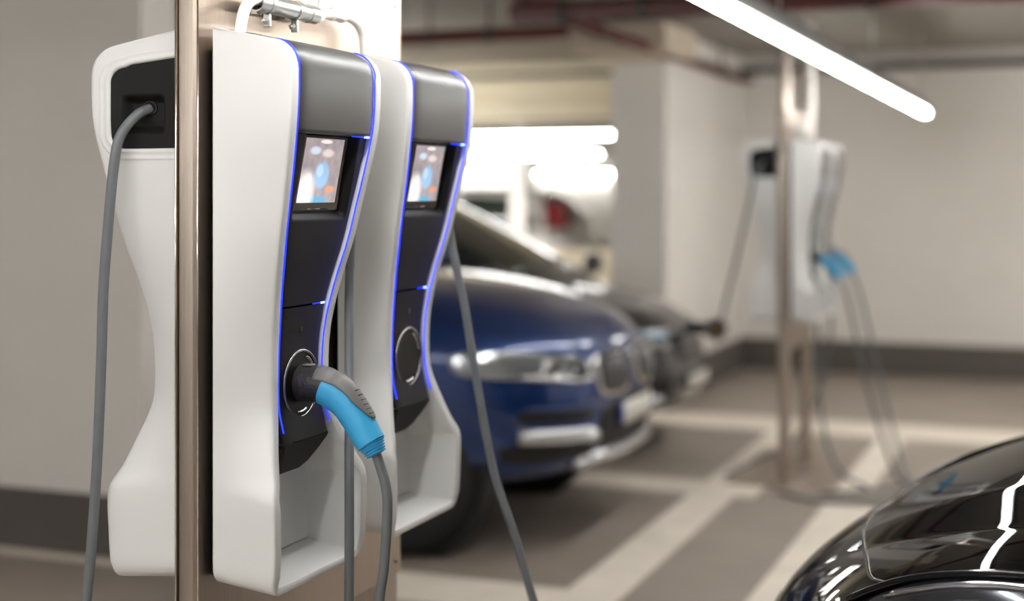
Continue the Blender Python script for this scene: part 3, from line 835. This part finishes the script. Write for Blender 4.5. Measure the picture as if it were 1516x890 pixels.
def pobj(name, bvh, cs, m, parent, off=.004, rnd=0, nu=14, nv=10, th=.012):
    o = obj(name, patch(bvh, cs, nu, nv, off, rnd), m, parent)
    # make sure the face normals look outwards, then give it a body
    f = o.data.polygons[len(o.data.polygons) // 2]; h, nn, _, _ = bvh.find_nearest(f.center)
    if f.normal.dot(nn) < 0: o.data.flip_normals()
    return solid(o, th)

def strip(name, bvh, pts, r, m, parent, off=0.0, n=6, r2=None):
    P = []
    for p in catmull(pts, n):
        h, nn, _, _ = bvh.find_nearest(p); P.append(h + nn * off)
    bm = bmesh.new(); tube(bm, P, r, 8); return obj(name, bm, m, parent)

def cut_bool(o, cutters):
    for c in cutters:
        md = o.modifiers.new('cut', 'BOOLEAN'); md.operation = 'DIFFERENCE'; md.object = c; md.solver = 'EXACT'
    bpy.context.view_layer.update()
    dg = bpy.context.evaluated_depsgraph_get()
    me = bpy.data.meshes.new_from_object(o.evaluated_get(dg))
    o.modifiers.clear(); o.data = me
    for c in cutters: bpy.data.objects.remove(c, do_unlink=True)

def wheel(parent, x, y, R, W, sgn):
    O = Vector((x, y, R))
    t = None
    bm = bmesh.new()
    lathe(bm, [(-W / 2, R * .66), (-W / 2 - .004, R * .8), (-W / 2 + .012, R * .95), (-W / 2 + .04, R * .995), (0, R), (W / 2 - .04, R * .995), (W / 2 - .012, R * .95), (W / 2 + .004, R * .8), (W / 2, R * .66)], 'y', O, 48, close=True)
    ty = obj('tyre', bm, M_tyre, parent, angle=50)
    bm = bmesh.new(); yo = sgn * (W / 2 - .02)
    lathe(bm, [(yo - sgn * .13, R * .60), (yo - sgn * .02, R * .62), (yo + sgn * .012, R * .68), (yo, R * .70), (yo - sgn * .13, R * .68)], 'y', O, 40, close=True)
    lathe(bm, [(yo - sgn * .02, .0), (yo + sgn * .0, .035), (yo - sgn * .01, .06), (yo - sgn * .04, .062), (yo - sgn * .04, 0)], 'y', O, 24)
    for k in range(5):
        for dlt in (-.12, .12):
            a = 2 * PI * k / 5 + dlt; a2 = 2 * PI * k / 5 + dlt * 1.6
            tube(bm, [O + Vector((math.cos(a) * .05, yo - sgn * .012, math.sin(a) * .05)), O + Vector((math.cos(a2) * R * .64, yo - sgn * .006, math.sin(a2) * R * .64))], .013, 8)
    obj('rim', bm, M_rim, ty, angle=40)

def make_car(label, loc, rotz, P, paint):
    t = thing('car', label, 'car', loc, rotz)
    fn = shape_fn(P); L = P['L']
    dens = P.get('dens')
    bm = box_surface(fn, 70, P.get('nb', 28), P.get('nc', 22), dens)
    bvh = BVHTree.FromBMesh(bm)
    body = obj('body', bm, paint, t)
    X = lambda s: L / 2 - s
    xa = [X(P['axle']), X(P['axle'] + P['wb'])]; R = P['R']; hw = P['hwheel']
    cs = []
    for x in xa:
        for sg in (1, -1):
            b = bmesh.new(); lathe(b, [(-.19, R + .055), (.19, R + .055)], 'y', (x, sg * (hw - .09), R), 40); lathe
            cs.append(obj('cutter', b, paint))
    cut_bool(body, cs); body.data.shade_smooth(); body.data.set_sharp_from_angle(angle=math.radians(38))
    for x in xa:
        for sg in (1, -1):
            b = bmesh.new(); yi = sg * (hw - .265); yo = sg * (hw - .11)
            lathe(b, [(yi, 0.0), (yi, R + .052), (yo, R + .052)], 'y', (x, 0, R), 40)
            o = obj('wheel_arch_liner', b, M_black, t, angle=50)
            wheel(t, x, sg * (hw - .13), R, .22, sg)
    # greenhouse
    g = P['cab']; sb0, sb1, sr0, sr1, hwb, hwr, zbelt, zroof = g
    def cf(a, b, c):
        N = 6.; m = max(abs(a), abs(b), abs(c)); r = (abs(a) ** N + abs(b) ** N + abs(c) ** N) ** (1 / N); k = m / r; a, b, c = a * k, b * k, c * k
        v = (c + 1) / 2
        s = (sb0 + (sr0 - sb0) * v) * (1 + a) / 2 + (sb1 + (sr1 - sb1) * v) * (1 - a) / 2
        s += .10 * b * b * max(a, 0) ** 2 - .08 * b * b * max(-a, 0) ** 2
        y = b * (hwb + (hwr - hwb) * v)
        z = zbelt - .12 + (zroof - .04 * b * b - .05 * a * a - zbelt + .12) * v
        return Vector((X(s), y, z))
    cb = box_surface(cf, 26, 18, 14); cbv = BVHTree.FromBMesh(cb)
    cabin = obj('roof_and_pillars', cb, P.get('roofpaint', paint), t)
    def q(a, b, c): return cf(a, b, c)
    pobj('windshield', cbv, (q(1, .88, .93), q(1, -.88, .93), q(1, -.90, -.62), q(1, .90, -.62)), M_glass, t, nu=20, nv=14, rnd=12)
    pobj('rear_window', cbv, (q(-1, -.8, .8), q(-1, .8, .8), q(-1, .85, -.5), q(-1, -.85, -.5)), M_glass, t, nu=16, nv=10, rnd=9)
    for sg in (1, -1):
        pobj('side_window', cbv, (q(.86, sg, .78), q(.08, sg, .84), q(.08, sg, -.66), q(.90, sg, -.66)), M_glass, t, rnd=10)
        pobj('side_window', cbv, (q(.02, sg, .84), q(-.80, sg, .74), q(-.90, sg, -.6), q(.02, sg, -.66)), M_glass, t, rnd=10)
        # mirrors
        b = bmesh.new(); bmesh.ops.create_uvsphere(b, u_segments=20, v_segments=12, radius=1)
        for v in b.verts: v.co = Vector((X(sb0 + .42) + v.co.x * .07, sg * (hwb + .13) + v.co.y * .11, zbelt + .05 + v.co.z * .075))
        tube(b, [(X(sb0 + .42), sg * (hwb - .02), zbelt - .0), (X(sb0 + .42), sg * (hwb + .1), zbelt + .03)], .02, 10)
        obj('mirror', b, paint, t)
        for s in (P['axle'] + .52, P['axle'] + 1.45):   # door shut lines and handles
            strip('door_gap', bvh, [(X(s), sg * 1, .45), (X(s - .02), sg * 1, .7), (X(s), sg * 1, zbelt - .16)], .004, M_black, t)
            strip('door_handle', bvh, [(X(s + .62), sg * 1, .88), (X(s + .80), sg * 1, .885)], .014, paint, t, off=.012)
        strip('tail_light', bvh, [(X(L), sg * .45, .88), (X(L), sg * .62, .90), (X(L - .12), sg * .8, .92)], .035, M_redlens, t)
    strip('sill', bvh, [(X(P['axle'] + .55), -1, .28), (X(P['axle'] + P['wb'] - .55), -1, .28)], .03, M_black, t)
    return t, bvh, fn, X

# ---- blue SUV: nose to +x
SUV = dict(L=4.4, zb=.26, top=[(0, .92), (.10, .99), (.3, 1.06), (.6, 1.12), (1.0, 1.17), (1.3, 1.18), (3.6, 1.15), (4.1, 1.10), (4.4, 1.0)],
           hw=[(0, .84), (.3, .87), (.8, .89), (2, .89), (3.5, .89), (4.4, .82)], side=[(-1, .90), (-.6, .97), (0, 1), (.5, .985), (1, .93)],
           sweep=(.34, 3.0), rake=[(-1, .12), (-.7, .03), (-.3, 0), (.3, .0), (.8, .03), (1, .12)], crown=.07, axle=.80, wb=2.66, R=.345, hwheel=.885,
           cab=(.98, 4.1, 1.75, 3.6, .80, .62, 1.16, 1.62), fade=1.1)
car1, bv, fn, X = make_car('blue SUV with chrome twin grille, parked behind the near charging units', (-1.88 - 2.2, 6.25, 0), 0, SUV, M_bluepaint)
def front_details(t, bv, X, P):
    for sg in (1, -1):
        # kidney shaped halves of the grille: chrome surround, black mesh, upright bars
        yc = sg * .25; hw_, z0, z1 = .215, .655, .925
        o = pobj('grille_surround', bv, ((X(-.1), yc + hw_, z1), (X(-.1), yc - hw_, z1), (X(-.1), yc - hw_ * .8, z0), (X(-.1), yc + hw_ * .8, z0)), M_chrome, t, off=.014, rnd=4, nu=20, nv=16, th=.03)
        gi = pobj('grille', bv, ((X(-.1), yc + hw_ - .028, z1 - .025), (X(-.1), yc - hw_ + .028, z1 - .025), (X(-.1), yc - hw_ * .8 + .028, z0 + .025), (X(-.1), yc + hw_ * .8 - .028, z0 + .025)), M_gloss, o, off=.0175, rnd=4, nu=20, nv=16, th=.01)
        for k in range(8):
            y = yc + (k - 3.5) * .038; hz = .09 * math.sqrt(max(.1, 1 - ((k - 3.5) / 5) ** 2))
            strip('grille_bar', bv, [(X(-.1), y, .778 - hz), (X(-.1), y, .778), (X(-.1), y, .778 + hz)], .007, M_ring, gi, off=.024, n=3)
        h = pobj('headlight', bv, ((X(-.1), sg * .465, .885), (X(.52), sg * .95, .915), (X(.50), sg * .95, .785), (X(-.1), sg * .47, .735)), M_lens, t, off=.006, rnd=5, nu=30, nv=10, th=.02)
        for (s0, yy) in ((.05, .57), (.17, .72)):
            hh, nn, _, _ = bv.find_nearest(Vector((X(s0 - .1), sg * yy, .822)))
            b = bmesh.new()
            ring = []
            q0 = nn.orthogonal().normalized(); q1 = nn.cross(q0)
            for rr, oo in ((.048, .010), (.044, .018), (.036, .014), (.030, .012), (.0, .013)):
                ring.append([hh + nn * oo + (q0 * math.cos(a) + q1 * math.sin(a)) * max(rr, .0005) for a in [2 * PI * k / 24 for k in range(24)]])
            grid_mesh(b, ring, closed=True); obj('headlight_projector', b, M_lensdark if yy < .6 else M_chrome, h)
        strip('running_light', bv, [(X(-.1), sg * .49, .765), (X(0), sg * .62, .76), (X(.2), sg * .80, .785)], .008, M_chrome, h, off=.012)
        strip('fog_lamp_trim', bv, [(X(-.05), sg * .45, .492), (X(0), sg * .57, .502), (X(.22), sg * .81, .51)], .036, M_silver, t, off=.004)
        lo = pobj('lower_intake', bv, ((X(-.1), sg * .42, .465), (X(.3), sg * .86, .475), (X(.3), sg * .84, .36), (X(-.1), sg * .46, .36)), M_black, t, off=.004, rnd=5, th=.01)
        pobj('upper_intake', bv, ((X(-.1), sg * .46, .62), (X(.22), sg * .80, .625), (X(.24), sg * .80, .57), (X(-.1), sg * .50, .565)), M_black, t, off=.004, rnd=5, th=.01)
        strip('bumper_crease', bv, [(X(-.1), sg * .50, .72), (X(0), sg * .58, .675), (X(0), sg * .52, .645), (X(0), sg * .62, .635), (X(.2), sg * .80, .64)], .006, M_bluepaint, t, off=.0)
        strip('hood_gap', bv, [(X(.0), sg * .40, .95), (X(.25), sg * .74, 1.04), (X(.6), sg * .80, 1.08), (X(1.0), sg * .80, 1.13)], .004, M_black, t)
    pobj('centre_intake', bv, ((X(-.1), .40, .63), (X(-.1), -.40, .63), (X(-.1), -.46, .38), (X(-.1), .46, .38)), M_black, t, off=.004, rnd=6, th=.01)
    pobj('number_plate_strip', bv, ((X(-.1), -.20, .615), (X(-.1), -.24, .615), (X(-.1), -.24, .505), (X(-.1), -.20, .505)), M_plateblue, t, off=.024, nu=2, nv=2, th=.006)
    pobj('number_plate', bv, ((X(-.1), .26, .615), (X(-.1), -.20, .615), (X(-.1), -.20, .505), (X(-.1), .26, .505)), M_plate, t, off=.024, nu=8, nv=2, th=.006)
    strip('skid_trim', bv, [(X(0), -.56, .285), (X(-.1), -.4, .295), (X(-.1), 0, .305), (X(-.1), .4, .295), (X(0), .56, .285)], .034, M_silver, t, off=.004)
front_details(car1, bv, X, SUV)

# ---- dark car in the next bay
DK = dict(L=4.2, zb=.20, top=[(0, .74), (.12, .82), (.35, .90), (.65, .955), (.95, .985), (1.3, 1.0), (3.4, 1.02), (3.9, 1.0), (4.2, .94)],
          hw=[(0, .79), (.3, .82), (.8, .83), (2, .83), (3.3, .83), (4.2, .78)], side=[(-1, .90), (-.6, .97), (0, 1), (.5, .98), (1, .92)],
          sweep=(.26, 2.6), rake=[(-1, .10), (-.7, .03), (-.3, 0), (.3, .02), (.8, .07), (1, .16)], crown=.06, axle=.80, wb=2.55, R=.335, hwheel=.825,
          cab=(.55, 3.95, 1.85, 3.4, .775, .64, 1.0, 1.60), fade=1.1)
car2, bv2, fn2, X2 = make_car('black car with a charging plug in its nose, parked beyond the blue one', (-2.13 - 2.1, 8.46, 0), 0, DK, M_darkbluepaint)
def dark_front(t, bv, X):
    for sg in (1, -1):
        h = pobj('headlight', bv, ((X(-.1), sg * .40, .76), (X(.40), sg * .90, .82), (X(.40), sg * .90, .71), (X(-.1), sg * .42, .675)), M_lens, t, off=.006, rnd=5, nu=24, nv=8, th=.02)
        strip('blue_headlight_trim', bv, [(X(-.05), sg * .40, .785), (X(.0), sg * .55, .81), (X(.3), sg * .8, .845)], .011, M_blue, h, off=.006)
        pobj('lower_intake', bv, ((X(-.1), sg * .45, .46), (X(.2), sg * .80, .47), (X(.2), sg * .80, .33), (X(-.1), sg * .45, .33)), M_black, t, rnd=5, th=.01)
        strip('fog_light', bv, [(X(-.02), sg * .55, .30), (X(.04), sg * .64, .30)], .03, M_silver, t)
        strip('hood_gap', bv, [(X(.0), sg * .38, .80), (X(.25), sg * .68, .90), (X(.6), sg * .74, .97), (X(.9), sg * .74, 1.0)], .004, M_black, t)
    pobj('grille', bv, ((X(-.1), .36, .70), (X(-.1), -.36, .70), (X(-.1), -.32, .54), (X(-.1), .32, .54)), M_gloss, t, rnd=5, th=.01)
    pobj('number_plate', bv, ((X(-.1), .24, .46), (X(-.1), -.24, .46), (X(-.1), -.24, .36), (X(-.1), .24, .36)), M_plate, t, off=.02, nu=8, nv=2, th=.006)
    hh, nn, _, _ = bv.find_nearest(Vector((X(-.1), -.02, .72)))
dark_front(car2, bv2, X2)
# plug in its nose
t = thing('charging_plug', 'blurred dark charging plug sticking out of the black car nose beside the far stand', 'plug', (-2.0, 8.40, .72))
bm = bmesh.new(); tube(bm, [(-.19, 0, 0), (-.10, 0, .005), (-.03, 0, .005)], .036, 18); obj('collar', bm, M_black, t)
bm = bmesh.new(); lathe(bm, [(-.04, .056), (-.03, .066), (.0, .07), (.02, .060), (.022, .048), (.006, .044), (.004, 0)], 'x', (0, 0, 0), 28); obj('round_cover', bm, M_plugtop, t, angle=40).rotation_euler = (0, 0, -1.0)
bm = bmesh.new(); lathe(bm, [(.005, .034), (.026, .032), (.028, .020), (.010, .018), (.010, 0)], 'x', (0, 0, 0), 24); obj('inner_ring', bm, mat('brass_tint', lin(150, 120, 84), .3, metal=.6), t, angle=40).rotation_euler = (0, 0, -1.0)

# ---- black car close to the camera: nose to -x
def ridge(s, b, y):
    """raised hood lines: two creases either side of a sunk field, plus the shoulder over the wing"""
    q = .75 * math.tanh(max(0, s - .20) / .75)
    A, Bc, Cc = .07 + .66 * q, .20 + .80 * q, .375 + .72 * q
    u = abs(y); k = .009
    step = lambda c: .5 * (u - c + math.sqrt((u - c) ** 2 + k * k))      # soft ramp starting at c
    h = -.14 * step(A) + .25 * step(Bc) + .02 * step(Cc)
    return h * sstep(.06, .42, s) * (1 - sstep(1.0, 1.35, s))
NB = dict(L=4.25, zb=.20, top=[(0, .63), (.03, .69), (.08, .74), (.18, .805), (.32, .885), (.55, .985), (.85, 1.07), (1.2, 1.12), (1.5, 1.14), (3.5, 1.12), (4.0, 1.06), (4.25, .98)],
          hw=[(0, .84), (.3, .87), (.8, .885), (2, .885), (3.4, .885), (4.25, .8)], side=[(-1, .90), (-.6, .97), (0, 1), (.5, .985), (1, .95)],
          sweep=(.52, 2.2), rake=[(-1, .10), (-.7, .03), (-.3, 0), (.3, .01), (.8, .02), (1, .06)], crown=.09, crownp=2.4, axle=.86, wb=2.6, R=.34, hwheel=.88,
          cab=(1.25, 4.0, 1.95, 3.5, .80, .64, 1.13, 1.56), fade=1.2, ridge=ridge, nb=200, nc=30,
          dens=[-1 + i * .06 for i in range(20)] + [.2 + i * .01 for i in range(81)], n=9.)
NOSE = Vector((-.655, 3.22, 0))
car3, bv3, fn3, X3 = make_car('glossy black car, nose and hood, in the lower right corner', (NOSE.x + NB['L'] / 2, NOSE.y, 0), PI, NB, M_blackpaint)
def black_front(t, bv, X):
    for sg in (1, -1):
        yc = sg * .15; hw_, z0, z1 = .12, .48, .65
        o = pobj('grille_surround', bv, ((X(-.1), yc + hw_, z1), (X(-.1), yc - hw_, z1), (X(-.1), yc - hw_ * .8, z0), (X(-.1), yc + hw_ * .8, z0)), M_silver, t, off=.010, rnd=4, nu=20, nv=16, th=.02)
        pobj('grille', bv, ((X(-.1), yc + hw_ - .022, z1 - .02), (X(-.1), yc - hw_ + .022, z1 - .02), (X(-.1), yc - hw_ * .8 + .022, z0 + .02), (X(-.1), yc + hw_ * .8 - .022, z0 + .02)), M_gloss, o, off=.0125, rnd=4, nu=20, nv=16, th=.008)
        h = pobj('headlight', bv, ((X(.37), sg * .605, .86), (X(.80), sg * .86, .93), (X(.66), sg * .95, .66), (X(.10), sg * .50, .62)), M_lensdark, t, off=.005, rnd=5, nu=40, nv=14, th=.02)
        strip('headlight_rim', bv, [(X(.26), sg * .54, .80), (X(.37), sg * .600, .86), (X(.48), sg * .668, .89), (X(.60), sg * .735, .91), (X(.78), sg * .83, .93)], .008, M_gloss, h, off=.006)
        for k in range(3):
            strip('light_guide', bv, [(X(.34 - .02 * k), sg * (.615 + .02 * k), .83 - .03 * k), (X(.50 - .02 * k), sg * (.70 + .02 * k), .87 - .03 * k), (X(.68 - .02 * k), sg * (.79 + .02 * k), .89 - .03 * k)], .006, M_chrome, h, off=.008)
        pobj('lower_intake', bv, ((X(-.1), sg * .45, .40), (X(.3), sg * .84, .42), (X(.3), sg * .84, .28), (X(-.1), sg * .45, .28)), M_black, t, rnd=5, th=.01)
    # hood shut line across the nose
    P = [(.335, .575, .86), (.295, .49, .83), (.27, .36, .83), (.24, .22, .83), (.222, .10, .83), (.216, 0, .83)]
    full = [(X(s), y, z) for s, y, z in P] + [(X(s), -y, z) for s, y, z in P[-2::-1]]
    strip('hood_gap', bv, full, .0028, M_black, t, off=-.0006, n=10)
    strip('hood_gap_edge', bv, [(x - .006, y, z) for x, y, z in full], .0012, M_ring, t, off=.0, n=10)
    pobj('number_plate', bv, ((X(-.1), .24, .42), (X(-.1), -.24, .42), (X(-.1), -.24, .32), (X(-.1), .24, .32)), M_plate, t, off=.02, nu=8, nv=2, th=.006)
black_front(car3, bv3, X3)

# ---- white car in the bright hall, seen from behind through the opening
WH = dict(L=4.2, zb=.22, top=[(0, .85), (.3, .98), (1, 1.1), (3.6, 1.12), (4.2, 1.05)], hw=[(0, .8), (.5, .86), (3.5, .87), (4.2, .82)], side=[(-1, .9), (0, 1), (1, .93)],
          sweep=(.3, 3), rake=[(-1, .1), (0, 0), (1, .1)], crown=.05, axle=.8, wb=2.6, R=.34, hwheel=.86, cab=(1.0, 4.1, 1.7, 3.7, .80, .64, 1.1, 1.60), nb=16, nc=14)
car4, bv4, fn4, X4 = make_car('white car with upright red tail light in the bright hall behind the opening', (-5.45 - 2.1, 16.7, 0), PI, WH, M_whitepaint)
for sg in (1,):
    bm = bmesh.new(); box(bm, X4(4.06), X4(3.80), sg * .79, sg * .70, 1.12, 1.42, .03, 3)
    for v in bm.verts: v.co.y -= sg * .10 * (v.co.z - 1.12) / .3; v.co.x += .20 * (v.co.z - 1.12)
    obj('upper_tail_light', bm, M_redlens, car4, angle=50)
